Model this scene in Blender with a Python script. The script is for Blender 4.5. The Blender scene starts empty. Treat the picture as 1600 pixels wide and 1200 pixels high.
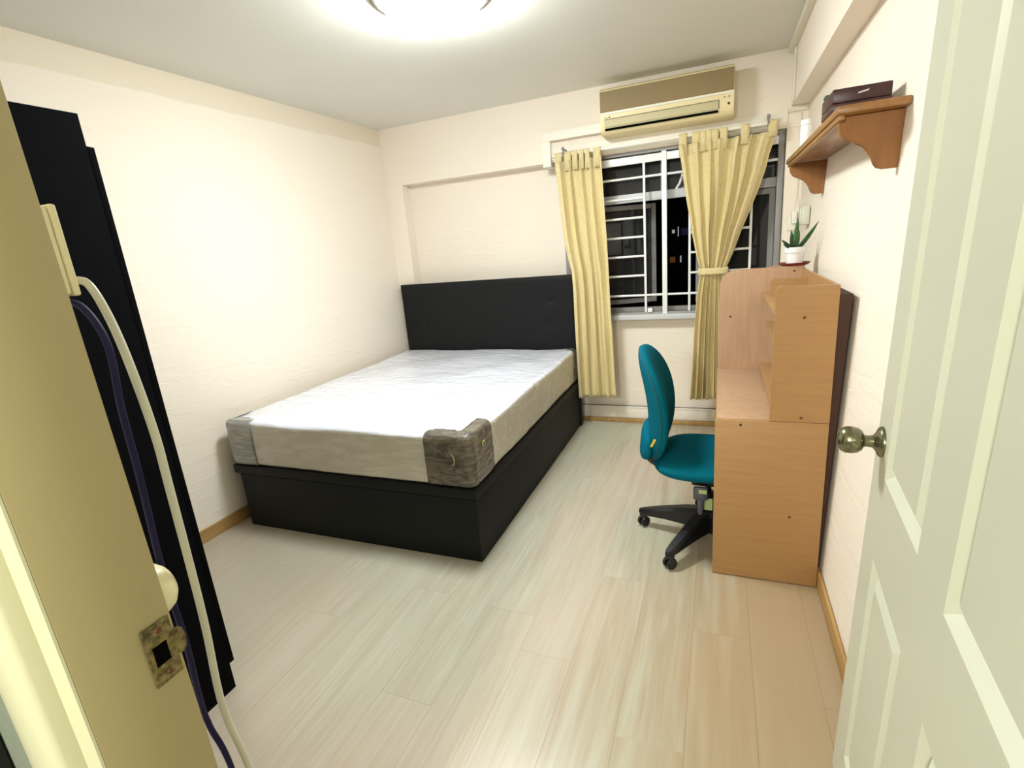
import bpy, bmesh, math, random
from mathutils import Vector, Matrix, noise
random.seed(7)
S = bpy.context.scene
C = S.collection

# ------------------------------------------------------------------ camera
cam_d = bpy.data.cameras.new('camera'); cam = bpy.data.objects.new('camera', cam_d); C.objects.link(cam)
Rr = Vector((0.9272646, 0.36489173, -0.08387127)); Ru = Vector((-0.01964606, 0.27112193, 0.9623445)); Rf = Vector((-0.37389089, 0.89070024, -0.25857045))
cam.matrix_world = Matrix(((Rr.x, Ru.x, -Rf.x, 2.6096), (Rr.y, Ru.y, -Rf.y, -3.9015), (Rr.z, Ru.z, -Rf.z, 1.4605), (0, 0, 0, 1)))
cam_d.sensor_width = 36; cam_d.sensor_fit = 'HORIZONTAL'; cam_d.lens = 36*794.9/1600
cam_d.clip_start = 0.02; cam_d.clip_end = 100
S.camera = cam
# ------------------------------------------------------------------ world, light, exposure
W = bpy.data.worlds.new('night'); S.world = W; W.use_nodes = True
W.node_tree.nodes['Background'].inputs[0].default_value = (0.012, 0.014, 0.02, 1)
W.node_tree.nodes['Background'].inputs[1].default_value = 0.6
LAMP_STRENGTH = 110
def area(name, loc, size, power, color, rot=(0, 0, 0)):
    d = bpy.data.lights.new(name, 'AREA'); d.shape = 'DISK'; d.size = size; d.energy = power; d.color = color
    o = bpy.data.objects.new(name, d); C.objects.link(o); o.location = loc; o.rotation_euler = rot; return o
area('assumed_corridor_light', (2.0, -5.55, 1.95), 0.35, 52, (1, 1.0, 0.9), (math.radians(84), 0, 0))  # assumed lamp, out of view; placed and aimed to brighten the door
S.view_settings.view_transform = 'Standard'; S.view_settings.look = 'None'
S.view_settings.exposure = 0.25; S.view_settings.gamma = 1; S.view_settings.use_curve_mapping = False

# ------------------------------------------------------------------ helpers
def lin(c):
    return tuple(((v/255)/12.92 if v/255 <= .04045 else ((v/255+.055)/1.055)**2.4) for v in c)
def mat(name, rgb, rough=.6, metal=0, spec=.5, coat=0, coat_rough=.1, var=0, vscale=(4, 4, 4), bump=0, bscale=(40, 40, 40), bdist=.01, detail=4, sheen=0, emit=None, estr=0, rgb2=None, coords='Object', rvar=0):
    m = bpy.data.materials.new(name); m.use_nodes = True; nt = m.node_tree; N = nt.nodes; L = nt.links
    b = N['Principled BSDF']; col = (*lin(rgb), 1)
    b.inputs['Base Color'].default_value = col; b.inputs['Roughness'].default_value = rough; b.inputs['Metallic'].default_value = metal
    b.inputs['Specular IOR Level'].default_value = spec
    b.inputs['Coat Weight'].default_value = coat; b.inputs['Coat Roughness'].default_value = coat_rough
    if sheen: b.inputs['Sheen Weight'].default_value = sheen
    if emit: b.inputs['Emission Color'].default_value = (*lin(emit), 1); b.inputs['Emission Strength'].default_value = estr
    if var or bump or rgb2 or rvar:
        geo = N.new('ShaderNodeNewGeometry') if coords == 'World' else N.new('ShaderNodeTexCoord')
        src = geo.outputs['Position'] if coords == 'World' else geo.outputs['Object']
    if var or rgb2:
        mp = N.new('ShaderNodeMapping'); mp.inputs['Scale'].default_value = vscale; L.new(src, mp.inputs['Vector'])
        nz = N.new('ShaderNodeTexNoise'); nz.inputs['Scale'].default_value = 1; nz.inputs['Detail'].default_value = detail; L.new(mp.outputs[0], nz.inputs['Vector'])
        cr = N.new('ShaderNodeValToRGB'); L.new(nz.outputs['Fac'], cr.inputs['Fac'])
        cr.color_ramp.elements[0].position = .35; cr.color_ramp.elements[1].position = .65
        if rgb2: c2 = (*lin(rgb2), 1)
        else: c2 = tuple(v*(1-var) for v in col[:3])+(1,)
        cr.color_ramp.elements[0].color = c2; cr.color_ramp.elements[1].color = col
        L.new(cr.outputs['Color'], b.inputs['Base Color'])
    if bump:
        mp = N.new('ShaderNodeMapping'); mp.inputs['Scale'].default_value = bscale; L.new(src, mp.inputs['Vector'])
        nz = N.new('ShaderNodeTexNoise'); nz.inputs['Scale'].default_value = 1; nz.inputs['Detail'].default_value = detail; L.new(mp.outputs[0], nz.inputs['Vector'])
        bp = N.new('ShaderNodeBump'); bp.inputs['Strength'].default_value = bump; bp.inputs['Distance'].default_value = bdist
        L.new(nz.outputs['Fac'], bp.inputs['Height']); L.new(bp.outputs[0], b.inputs['Normal'])
    return m
def box(bm, x0, x1, y0, y1, z0, z1, bev=0, seg=2):
    r = bmesh.ops.create_cube(bm, size=1)
    vs = r['verts']
    bmesh.ops.transform(bm, matrix=Matrix.Translation(((x0+x1)/2, (y0+y1)/2, (z0+z1)/2)) @ Matrix.Diagonal((abs(x1-x0), abs(y1-y0), abs(z1-z0), 1)), verts=vs)
    if bev:
        es = list({e for v in vs for e in v.link_edges})
        bmesh.ops.bevel(bm, geom=es, offset=bev, segments=seg, affect='EDGES', profile=.5)
    return vs
def prism(bm, pts, axis, a, b):
    """extrude a 2D outline along axis from a to b; pts are the two other coordinates in xyz order"""
    def P(p, t):
        if axis == 0: return (t, p[0], p[1])
        if axis == 1: return (p[0], t, p[1])
        return (p[0], p[1], t)
    v0 = [bm.verts.new(P(p, a)) for p in pts]; v1 = [bm.verts.new(P(p, b)) for p in pts]
    bm.faces.new(v0); bm.faces.new(v1[::-1]); n = len(pts)
    for i in range(n): bm.faces.new((v0[i], v0[(i+1) % n], v1[(i+1) % n], v1[i]))
    return v0+v1
def lathe(bm, prof, loc, axis=(0, 0, 1), seg=32, cap=True):
    """prof: list of (r, h) along axis from loc"""
    q = Vector((0, 0, 1)).rotation_difference(Vector(axis).normalized()); rings = []
    for r, h in prof:
        if r < 1e-5: rings.append([bm.verts.new(Vector(loc)+q @ Vector((0, 0, h)))])
        else: rings.append([bm.verts.new(Vector(loc)+q @ Vector((r*math.cos(2*math.pi*k/seg), r*math.sin(2*math.pi*k/seg), h))) for k in range(seg)])
    for A, B in zip(rings, rings[1:]):
        for k in range(seg):
            a0 = A[k % len(A)]; a1 = A[(k+1) % len(A)]; b0 = B[k % len(B)]; b1 = B[(k+1) % len(B)]
            f = []
            for v in (a0, a1, b1, b0):
                if v not in f: f.append(v)
            if len(f) > 2: bm.faces.new(f)
    if cap:
        if len(rings[0]) > 1: bm.faces.new(rings[0][::-1])
        if len(rings[-1]) > 1: bm.faces.new(rings[-1])
def smooth_path(pts, n=6):
    out = []; P = [Vector(p) for p in pts]
    for i in range(len(P)-1):
        p0 = P[max(i-1, 0)]; p1 = P[i]; p2 = P[i+1]; p3 = P[min(i+2, len(P)-1)]
        for k in range(n):
            t = k/n
            out.append(.5*((2*p1)+(-p0+p2)*t+(2*p0-5*p1+4*p2-p3)*t*t+(-p0+3*p1-3*p2+p3)*t**3))
    out.append(P[-1]); return out
def tube(bm, pts, rad, seg=10, up=Vector((0, 0, 1))):
    P = [Vector(p) for p in pts]; rings = []
    R = rad if isinstance(rad, (list, tuple)) else [rad]*len(P)
    ref = None
    for i, p in enumerate(P):
        t = (P[min(i+1, len(P)-1)]-P[max(i-1, 0)]).normalized()
        if ref is None:
            ref = t.orthogonal().normalized()
        ref = (ref-t*ref.dot(t)).normalized(); b = t.cross(ref)
        rings.append([bm.verts.new(p+(ref*math.cos(2*math.pi*k/seg)+b*math.sin(2*math.pi*k/seg))*R[i]) for k in range(seg)])
    for A, B in zip(rings, rings[1:]):
        for k in range(seg): bm.faces.new((A[k], A[(k+1) % seg], B[(k+1) % seg], B[k]))
    bm.faces.new(rings[0][::-1]); bm.faces.new(rings[-1])
def obj(name, bm, m, parent=None, smooth=False, label=None):
    bmesh.ops.recalc_face_normals(bm, faces=bm.faces)
    me = bpy.data.meshes.new(name); bm.to_mesh(me); bm.free(); me.materials.append(m)
    if smooth:
        for p in me.polygons: p.use_smooth = True
        if smooth != 'all': me.set_sharp_from_angle(angle=math.radians(38))
    o = bpy.data.objects.new(name, me); C.objects.link(o)
    if parent:
        o.parent = parent; o.matrix_parent_inverse = parent.matrix_world.inverted()
    if label: o['label'] = label
    return o
def B(): return bmesh.new()
def boxes(name, lst, m, parent=None, bev=0, **k):
    bm = B()
    for b in lst: box(bm, *b, bev=bev)
    return obj(name, bm, m, parent, smooth=bool(bev), **k)
def tag(o, label, cat, group=None):
    o['label'] = label; o['category'] = cat
    if group: o['group'] = group
    return o
def thing(name, loc, label, cat, group=None, rotz=0):
    o = bpy.data.objects.new(name, None); C.objects.link(o); o.location = loc; o.rotation_euler = (0, 0, rotz); o.empty_display_size = .1
    o.matrix_world = Matrix.Translation(loc) @ Matrix.Rotation(rotz, 4, 'Z')
    return tag(o, label, cat, group)
def struct(o): o['kind'] = 'structure'; return o

# ------------------------------------------------------------------ materials
def wall_material(name, rgb, rgb2, band=None):
    m = bpy.data.materials.new(name); m.use_nodes = True; nt = m.node_tree; N = nt.nodes; L = nt.links; b = N['Principled BSDF']
    g = N.new('ShaderNodeNewGeometry')
    mp = N.new('ShaderNodeMapping'); mp.inputs['Scale'].default_value = (1.3, 1.3, 1.6); L.new(g.outputs['Position'], mp.inputs[0])
    nz = N.new('ShaderNodeTexNoise'); nz.inputs['Scale'].default_value = 1; nz.inputs['Detail'].default_value = 3; L.new(mp.outputs[0], nz.inputs['Vector'])
    mx = N.new('ShaderNodeMix'); mx.data_type = 'RGBA'; mx.inputs['A'].default_value = (*lin(rgb), 1); mx.inputs['B'].default_value = (*lin(rgb2), 1)
    L.new(nz.outputs['Fac'], mx.inputs['Factor']); out = mx.outputs['Result']
    if band:
        sp = N.new('ShaderNodeSeparateXYZ'); L.new(g.outputs['Position'], sp.inputs[0])
        n2 = N.new('ShaderNodeTexNoise'); n2.inputs['Scale'].default_value = 5; L.new(g.outputs['Position'], n2.inputs['Vector'])
        ad = N.new('ShaderNodeMath'); ad.operation = 'MULTIPLY_ADD'; ad.inputs[1].default_value = .03; L.new(n2.outputs['Fac'], ad.inputs[0]); L.new(sp.outputs['Z'], ad.inputs[2])
        gt = N.new('ShaderNodeMapRange'); gt.inputs['From Min'].default_value = 2.362; gt.inputs['From Max'].default_value = 2.372; L.new(ad.outputs[0], gt.inputs['Value'])
        m2 = N.new('ShaderNodeMix'); m2.data_type = 'RGBA'; m2.inputs['B'].default_value = (*lin(band), 1); L.new(out, m2.inputs['A']); L.new(gt.outputs[0], m2.inputs['Factor']); out = m2.outputs['Result']
    L.new(out, b.inputs['Base Color']); b.inputs['Roughness'].default_value = .75; b.inputs['Specular IOR Level'].default_value = .25
    # trowel ridges, mostly horizontal, plus fine grit
    mp2 = N.new('ShaderNodeMapping'); mp2.inputs['Scale'].default_value = (2.2, 2.2, 14); L.new(g.outputs['Position'], mp2.inputs[0])
    n3 = N.new('ShaderNodeTexNoise'); n3.inputs['Scale'].default_value = 1; n3.inputs['Detail'].default_value = 5; n3.inputs['Distortion'].default_value = .6; L.new(mp2.outputs[0], n3.inputs['Vector'])
    cr = N.new('ShaderNodeMapRange'); cr.interpolation_type = 'SMOOTHSTEP'; cr.inputs['From Min'].default_value = .50; cr.inputs['From Max'].default_value = .56; L.new(n3.outputs['Fac'], cr.inputs['Value'])
    n4 = N.new('ShaderNodeTexNoise'); n4.inputs['Scale'].default_value = 180; L.new(g.outputs['Position'], n4.inputs['Vector'])
    b1 = N.new('ShaderNodeBump'); b1.inputs['Strength'].default_value = .22; b1.inputs['Distance'].default_value = .004; L.new(cr.outputs[0], b1.inputs['Height'])
    b2 = N.new('ShaderNodeBump'); b2.inputs['Strength'].default_value = .18; b2.inputs['Distance'].default_value = .002; L.new(n4.outputs['Fac'], b2.inputs['Height']); L.new(b1.outputs[0], b2.inputs['Normal'])
    L.new(b2.outputs[0], b.inputs['Normal']); return m
M = {}
M['wall'] = wall_material('cream_plaster', (249, 238, 221), (245, 232, 216))
M['wall_l'] = wall_material('cream_plaster_left', (246, 235, 219), (243, 231, 214), band=(235, 222, 200))
M['ceiling'] = mat('ceiling_paint', (234, 232, 222), .9, spec=.1, var=.05, vscale=(1, 1, 1), bump=.15, bscale=(120, 120, 120), bdist=.002, coords='World')
M['white_trim'] = mat('white_trim_paint', (248, 240, 225), .45)
M['trunk'] = mat('white_conduit', (235, 228, 208), .5)
M['wood_base'] = mat('wood_skirting', (185, 148, 92), .45, rgb2=(165, 126, 70), vscale=(30, 3, 30), coords='World')
def floor_material():
    m = bpy.data.materials.new('laminate'); m.use_nodes = True; nt = m.node_tree; N = nt.nodes; L = nt.links; b = N['Principled BSDF']
    g = N.new('ShaderNodeNewGeometry'); oi = N.new('ShaderNodeObjectInfo')
    off = N.new('ShaderNodeVectorMath'); off.operation = 'ADD'; L.new(g.outputs['Position'], off.inputs[0])
    cb = N.new('ShaderNodeCombineXYZ'); mm = N.new('ShaderNodeMath'); mm.operation = 'MULTIPLY'; mm.inputs[1].default_value = 37; L.new(oi.outputs['Random'], mm.inputs[0]); L.new(mm.outputs[0], cb.inputs['Z']); L.new(cb.outputs[0], off.inputs[1])
    def nz(scale, detail=4, dist=0):
        mp = N.new('ShaderNodeMapping'); mp.inputs['Scale'].default_value = scale; L.new(off.outputs[0], mp.inputs[0])
        n = N.new('ShaderNodeTexNoise'); n.inputs['Scale'].default_value = 1; n.inputs['Detail'].default_value = detail; n.inputs['Distortion'].default_value = dist; L.new(mp.outputs[0], n.inputs['Vector']); return n
    fine = nz((110, 4, 1), 6, .3); broad = nz((22, 1.4, 1), 4, .4)
    mp = N.new('ShaderNodeMapping'); mp.inputs['Scale'].default_value = (1.3, .8, 1); L.new(g.outputs['Position'], mp.inputs[0])
    big = N.new('ShaderNodeTexNoise'); big.inputs['Scale'].default_value = 1; big.inputs['Detail'].default_value = 1; L.new(mp.outputs[0], big.inputs['Vector'])
    def mix(a, bb, f, mode='MIX'):
        x = N.new('ShaderNodeMix'); x.data_type = 'RGBA'; x.blend_type = mode
        for s, v in (('A', a), ('B', bb)):
            if isinstance(v, tuple): x.inputs[s].default_value = (*lin(v), 1)
            else: L.new(v, x.inputs[s])
        if isinstance(f, (int, float)): x.inputs['Factor'].default_value = f
        else: L.new(f, x.inputs['Factor'])
        return x.outputs['Result']
    def mr(s, a, c, lo=0, hi=1):
        r = N.new('ShaderNodeMapRange'); r.inputs['From Min'].default_value = a; r.inputs['From Max'].default_value = c; r.inputs['To Min'].default_value = lo; r.inputs['To Max'].default_value = hi; L.new(s, r.inputs['Value']); return r.outputs[0]
    c = mix((188, 185, 167), (180, 171, 151), mr(broad.outputs['Fac'], .35, .65))
    c = mix(c, (203, 201, 188), mr(fine.outputs['Fac'], .5, .75, 0, .4))
    c = mix(c, (170, 158, 134), mr(fine.outputs['Fac'], .46, .3, 0, .3))
    c = mix(c, (208, 176, 160), mr(big.outputs['Fac'], .5, .66, 0, .3))
    c = mix(c, (190, 194, 170), mr(big.outputs['Fac'], .48, .36, 0, .5))
    c = mix(c, (186, 168, 145), mr(oi.outputs['Random'], .4, 1, 0, .16))
    sx = N.new('ShaderNodeSeparateXYZ'); L.new(g.outputs['Position'], sx.inputs[0])
    wob = N.new('ShaderNodeMath'); wob.operation = 'MULTIPLY_ADD'; wob.inputs[1].default_value = .5; L.new(broad.outputs['Fac'], wob.inputs[0]); L.new(sx.outputs['X'], wob.inputs[2])
    c = mix(c, (164, 138, 102), mr(wob.outputs[0], 2.42, 2.95, 0, .8))     # browner boards along the right wall
    c = mix(c, (176, 162, 142), mr(wob.outputs[0], 1.5, .9, 0, .6))        # duller boards at the left
    L.new(c, b.inputs['Base Color']); b.inputs['Roughness'].default_value = .27; b.inputs['Specular IOR Level'].default_value = .5
    bp = N.new('ShaderNodeBump'); bp.inputs['Strength'].default_value = .12; bp.inputs['Distance'].default_value = .002; L.new(fine.outputs['Fac'], bp.inputs['Height']); L.new(bp.outputs[0], b.inputs['Normal'])
    return m
M['floor'] = floor_material()
M['joint'] = mat('floor_joint', (165, 155, 135), .8)  # base slab under the planks, seen in the joints
M['black'] = mat('black_leatherette', (24, 25, 25), .6, spec=.2, bump=.25, bscale=(300, 300, 300), bdist=.001)
M['ward'] = mat('black_laminate', (11, 11, 14), .85, spec=.04, var=.2, vscale=(2, 2, 30))
M['desk'] = mat('beech_laminate', (174, 134, 86), .4, rgb2=(169, 127, 82), vscale=(6, 60, 60), spec=.4)
M['desk_pink'] = mat('beech_laminate_inner', (190, 154, 122), .36, rgb2=(182, 144, 112), vscale=(40, 40, 5), spec=.4)
M['gap_shade'] = mat('desk_gap_shade', (70, 42, 30), .7)  # shade of the gap between desk and wall, as a dark colour
M['screw'] = mat('brown_screw_cap', (95, 48, 20), .5)
M['screw_dark'] = mat('dark_screw_cap', (40, 30, 25), .5)
M['curtain'] = mat('cream_curtain_cloth', (224, 208, 156), .8, rgb2=(219, 199, 144), vscale=(50, 50, 50), bump=.35, bscale=(90, 90, 60), bdist=.003, sheen=.3)
M['alu'] = mat('painted_aluminium', (205, 205, 205), .4, spec=.5)
M['alu_dark'] = mat('grey_aluminium', (150, 147, 143), .42)
M['grille'] = mat('white_grille_paint', (246, 246, 244), .4)
M['ac'] = mat('aged_cream_plastic', (234, 217, 168), .45)
M['ac_panel'] = mat('tan_intake_panel', (144, 123, 84), .6, var=.06, vscale=(3, 3, 3))
M['ac_flap'] = mat('cream_louvre', (196, 184, 142), .5)
M['dark'] = mat('dark_void', (6, 5, 5), .95, spec=.05)
M['ac_mark'] = mat('grey_print', (75, 65, 55), .6)
M['door'] = mat('cream_door_gloss', (208, 208, 188), .4, spec=.5, bump=.05, bscale=(30, 30, 30), bdist=.004)
M['frame'] = mat('beige_door_frame_gloss', (176, 160, 118), .45, spec=.5, bump=.06, bscale=(25, 25, 25), bdist=.004)
M['casing'] = mat('cream_casing_gloss', (206, 202, 170), .3, spec=.5)
M['brass'] = mat('antique_brass', (128, 126, 98), .22, metal=.9)
M['strike'] = mat('worn_brass', (150, 135, 90), .45, metal=.7, rgb2=(85, 75, 50), vscale=(120, 120, 120))
M['wood'] = mat('honey_pine', (154, 108, 56), .4, rgb2=(138, 92, 42), vscale=(40, 3, 40), spec=.5, coat=.2)
M['wood_red'] = mat('honey_pine_bracket', (146, 93, 30), .42, rgb2=(132, 80, 24), vscale=(30, 30, 4), coat=.2)
M['mahog'] = mat('dark_red_leatherette', (62, 24, 28), .4, var=.2, vscale=(20, 20, 20))
M['silver'] = mat('silver_print', (215, 205, 200), .35, metal=.3)
M['whitecer'] = mat('white_glazed_ceramic', (240, 240, 238), .3, var=.04, vscale=(60, 60, 60))
M['saucer'] = mat('dark_red_saucer', (130, 34, 34), .35)
M['leaf'] = mat('succulent_green', (58, 100, 48), .45, rgb2=(34, 66, 34), vscale=(30, 30, 10))
M['leafdark'] = mat('dark_succulent_green', (52, 80, 50), .5, rgb2=(30, 50, 30), vscale=(30, 30, 10))
M['soil'] = mat('dark_soil', (50, 36, 25), .95, bump=.8, bscale=(150, 150, 150))
M['plastic'] = mat('white_plastic', (240, 236, 222), .4)
M['plastic_y'] = mat('yellowed_white_plastic', (236, 226, 185), .4)
M['cable'] = mat('white_cable_sheath', (205, 200, 180), .45)
M['cable_blue'] = mat('navy_cable_sheath', (18, 14, 60), .6, spec=.3)
M['teal'] = mat('teal_fabric', (0, 100, 118), .95, spec=.1, rgb2=(0, 88, 106), vscale=(200, 200, 200), bump=.3, bscale=(500, 500, 500), bdist=.001)
M['teal_d'] = mat('dark_teal_piping', (0, 78, 88), .85)
M['blkplastic'] = mat('black_plastic', (20, 20, 22), .4)
M['greyplastic'] = mat('grey_plastic', (88, 88, 98), .4)
M['lime'] = mat('lime_sticker', (190, 205, 140), .5)
M['yellowtag'] = mat('yellow_tag', (216, 190, 60), .6)
M['corr'] = mat('corridor_paint', (196, 203, 190), .7)
M['outside'] = mat('grey_green_corridor_plaster', (128, 134, 118), .9, bump=.5, bscale=(25, 25, 25), bdist=.006)
M['cab'] = mat('corridor_cabinet_black', (22, 18, 15), .5)
def plastic_wrap(name, rgb, rgb2, rough, metal=0, sc=(4, 30, 22), b2d=.02):
    m = bpy.data.materials.new(name); m.use_nodes = True; nt = m.node_tree; N = nt.nodes; L = nt.links; b = N['Principled BSDF']
    tc = N.new('ShaderNodeTexCoord'); g = tc.outputs['Object']
    mp = N.new('ShaderNodeMapping'); mp.inputs['Scale'].default_value = sc; mp.inputs['Rotation'].default_value = (0, 0, math.radians(18)); L.new(g, mp.inputs[0])
    nz = N.new('ShaderNodeTexNoise'); nz.inputs['Scale'].default_value = 1; nz.inputs['Detail'].default_value = 4; nz.inputs['Distortion'].default_value = 1.2; L.new(mp.outputs[0], nz.inputs['Vector'])
    cr = N.new('ShaderNodeValToRGB'); L.new(nz.outputs['Fac'], cr.inputs[0]); cr.color_ramp.elements[0].position = .42; cr.color_ramp.elements[1].position = .62
    cr.color_ramp.elements[0].color = (*lin(rgb2), 1); cr.color_ramp.elements[1].color = (*lin(rgb), 1); L.new(cr.outputs[0], b.inputs['Base Color'])
    b.inputs['Roughness'].default_value = .6; b.inputs['Coat Weight'].default_value = 1; b.inputs['Coat Roughness'].default_value = rough; b.inputs['Metallic'].default_value = metal
    n2 = N.new('ShaderNodeTexNoise'); n2.inputs['Scale'].default_value = 7; n2.inputs['Detail'].default_value = 5; n2.inputs['Distortion'].default_value = 1.5; L.new(g, n2.inputs['Vector'])
    b1 = N.new('ShaderNodeBump'); b1.inputs['Strength'].default_value = .45; b1.inputs['Distance'].default_value = .012; L.new(nz.outputs['Fac'], b1.inputs['Height'])
    b2 = N.new('ShaderNodeBump'); b2.inputs['Strength'].default_value = .35; b2.inputs['Distance'].default_value = b2d; L.new(n2.outputs['Fac'], b2.inputs['Height']); L.new(b1.outputs[0], b2.inputs['Normal'])
    L.new(b2.outputs[0], b.inputs['Normal']); L.new(b2.outputs[0], b.inputs['Coat Normal']); return m
M['mattress'] = plastic_wrap('wrapped_mattress_top', (246, 246, 250), (226, 227, 240), .14)
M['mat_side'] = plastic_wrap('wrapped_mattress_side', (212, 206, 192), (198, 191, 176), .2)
M['prot_dark'] = plastic_wrap('dark_corner_wrap', (112, 103, 86), (64, 56, 50), .12, sc=(9, 9, 30), b2d=.05)  # lighter ramp colour paints highlight streaks into the wrap
M['prot_grey'] = plastic_wrap('grey_corner_wrap', (176, 174, 170), (140, 138, 132), .2)
M['mark'] = mat('yellow_green_print', (170, 180, 90), .5)
g = bpy.data.materials.new('tinted_glass'); g.use_nodes = True; nt = g.node_tree; nt.nodes.clear()
o_ = nt.nodes.new('ShaderNodeOutputMaterial'); tr = nt.nodes.new('ShaderNodeBsdfTransparent'); tr.inputs[0].default_value = (.35, .37, .38, 1)
gl = nt.nodes.new('ShaderNodeBsdfGlossy'); gl.inputs['Roughness'].default_value = .03; gl.inputs[0].default_value = (.8, .8, .85, 1)
fr = nt.nodes.new('ShaderNodeFresnel'); fr.inputs[0].default_value = 1.5
ds = nt.nodes.new('ShaderNodeBsdfDiffuse'); ds.inputs[0].default_value = (*lin((110, 112, 112)), 1)  # diffuse grey paints part of the panes' reflection into the glass
mx0 = nt.nodes.new('ShaderNodeMixShader'); mx0.inputs[0].default_value = .15; nt.links.new(tr.outputs[0], mx0.inputs[1]); nt.links.new(ds.outputs[0], mx0.inputs[2])
mx = nt.nodes.new('ShaderNodeMixShader'); nt.links.new(fr.outputs[0], mx.inputs[0]); nt.links.new(mx0.outputs[0], mx.inputs[1]); nt.links.new(gl.outputs[0], mx.inputs[2]); nt.links.new(mx.outputs[0], o_.inputs[0])
M['glass'] = g
M['lamp_dome'] = mat('glowing_opal_glass', (255, 253, 245), .3, emit=(238, 247, 250), estr=LAMP_STRENGTH)
M['lamp_ring'] = mat('lamp_rim', (120, 112, 104), .5)

# ------------------------------------------------------------------ room shell
H = 2.48; XR = 3.02; YN = -3.53; YC = -3.65
JX = 1.905; HX = 2.885; DZ = 2.06      # door opening left, right, head height
fl = boxes('floor', [(-.2, 3.2, YC, .3, -.06, -.006), (0.6, 3.2, -5.9, YC, -.06, 0.0)], M['joint']); struct(fl)
col = 0; pw = .2; x = -.26
bmq = None
while x < XR:
    x0 = max(x, -.1); x1 = min(x+pw, XR+.02)
    k = round((x-.14)/pw)
    base = {7: -2.77, 6: -2.24, 8: -2.265+.0}.get(k, -3.3+((k*.517) % 1.27))
    ys = []; y = base
    while y > YC: y -= 1.27
    while y < .12: ys.append(y); y += 1.27
    for ya in ys:
        a = max(ya, YC+.0); b_ = min(ya+1.27, .10)
        if b_-a < .02: continue
        bm = B(); g_ = .0002
        box(bm, x0+g_, x1-g_, a+g_, b_-g_, -.006, 0)
        top = [f for f in bm.faces if f.normal.z > .5] or [f for f in bm.faces if all(v.co.z > -.001 for v in f.verts)]
        bmesh.ops.bevel(bm, geom=[e for f in top for e in f.edges], offset=.0003, segments=1, affect='EDGES')
        obj('plank', bm, M['floor'], fl)
    x += pw
ce = boxes('ceiling', [(-.2, 3.2, YC, .3, H, H+.1), (0.6, 3.2, -5.9, YC, H, H+.1)], M['ceiling']); struct(ce)
# left wall (slightly out of square)
bm = B(); prism(bm, [(-.02, .2), (-.085, YC), (-.25, YC), (-.25, .2)], 2, 0, H); struct(obj('wall_left', bm, M['wall_l']))
WX0, WX1, WZ0, WZ1 = 1.50, 2.98, .855, 2.045
wb = boxes('wall_back', [
    (-.15, 1.45, .115, .3, 0, H), (2.985, 3.2, 0, .11, 0, 2.0365), (1.45, 3.2, .11, .3, 0, WZ0), (1.45, WX0, .11, .3, WZ0, WZ1), (WX1, 3.2, .11, .3, WZ0, WZ1), (1.45, 3.2, .11, .3, WZ1, H)], M['wall']); struct(wb)
obj_beam = boxes('beam', [(-.15, 3.2, 0, .115, 2.037, H), (1.45, 3.2, .08, .11, 2.045, H)], M['wall'], wb)
boxes('column', [(-.15, .134, 0, .115, 0, 2.037)], M['wall'], wb)
boxes('window_hood', [(1.45, 2.985, -.010, -.0005, 2.047, 2.135), (1.39, 2.35, -.05, 0, 2.177, 2.24), (1.39, 1.452, -.05, .08, 2.005, 2.177)], M['white_trim'], wb, bev=.003)
# right wall with beam and column
bm = B(); prism(bm, [(XR, 0), (XR+.038*H, H), (3.3, H), (3.3, 0)], 1, YC, .3); wr = obj('wall_right', bm, M['wall']); struct(wr)
bm = B(); prism(bm, [(3.003, 2.155), (3.003, H), (XR+.038*H-.0005, H), (XR+.038*2.155-.0005, 2.155)], 1, YN, 0); obj('beam', bm, M['wall'], wr)
boxes('ledge', [(2.986, 3.088, -.022, -.0005, 2.122, 2.14)], M['trunk'], wb)
boxes('conduit', [(2.968, 3.002, YN, -.03, 2.443, H), (2.990, 3.002, -.15, -.115, 2.16, 2.443)], M['trunk'], wr, bev=.002)
# front wall with door opening; corridor beyond
struct(boxes('wall_front', [(-.25, JX-.034, YC, YN, 0, H), (HX+.02, 3.3, YC, YN, 0, H), (JX-.02, HX+.02, YC, YN, DZ+.03, H)], M['wall']))
struct(boxes('wall_corridor', [(.6, .8, -5.9, YC, 0, H), (.6, 3.3, -5.9, -5.75, 0, H), (3.15, 3.3, -5.75, YC, 0, H)], M['corr']))
struct(boxes('wall_outside', [(.8, 1.779, YC-.006, YC-.0005, 0, H)], M['outside']))
# skirtings
struct(boxes('baseboard_back', [(1.45, 2.985, .088, .11, .035, .135), (1.45, 2.985, .083, .11, .122, .135)], M['white_trim'], bev=.002))
struct(boxes('trim_1', [(1.45, 2.985, .07, .088, 0, .034)], M['wood_base'], bev=.003))
bm = B(); prism(bm, [(-.0215, -.0), (-.0855, YN), (-.0735, YN), (-.0095, -.0)], 2, 0, .075); struct(obj('baseboard_left', bm, M['wood_base']))
struct(boxes('baseboard_right', [(XR-.013, XR, YN, -.01, 0, .075)], M['wood_base'], bev=.003))

# ------------------------------------------------------------------ door frame
dfm = boxes('door_frame', [(JX-.02, JX, YC, YN-.0005, 0, DZ+.02), (HX, HX+.02, YC, YN, 0, DZ+.02), (JX, HX, YC, YN, DZ, DZ+.02)], M['frame'], bev=.002); struct(dfm); dfm.name = 'trim_2'
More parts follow.
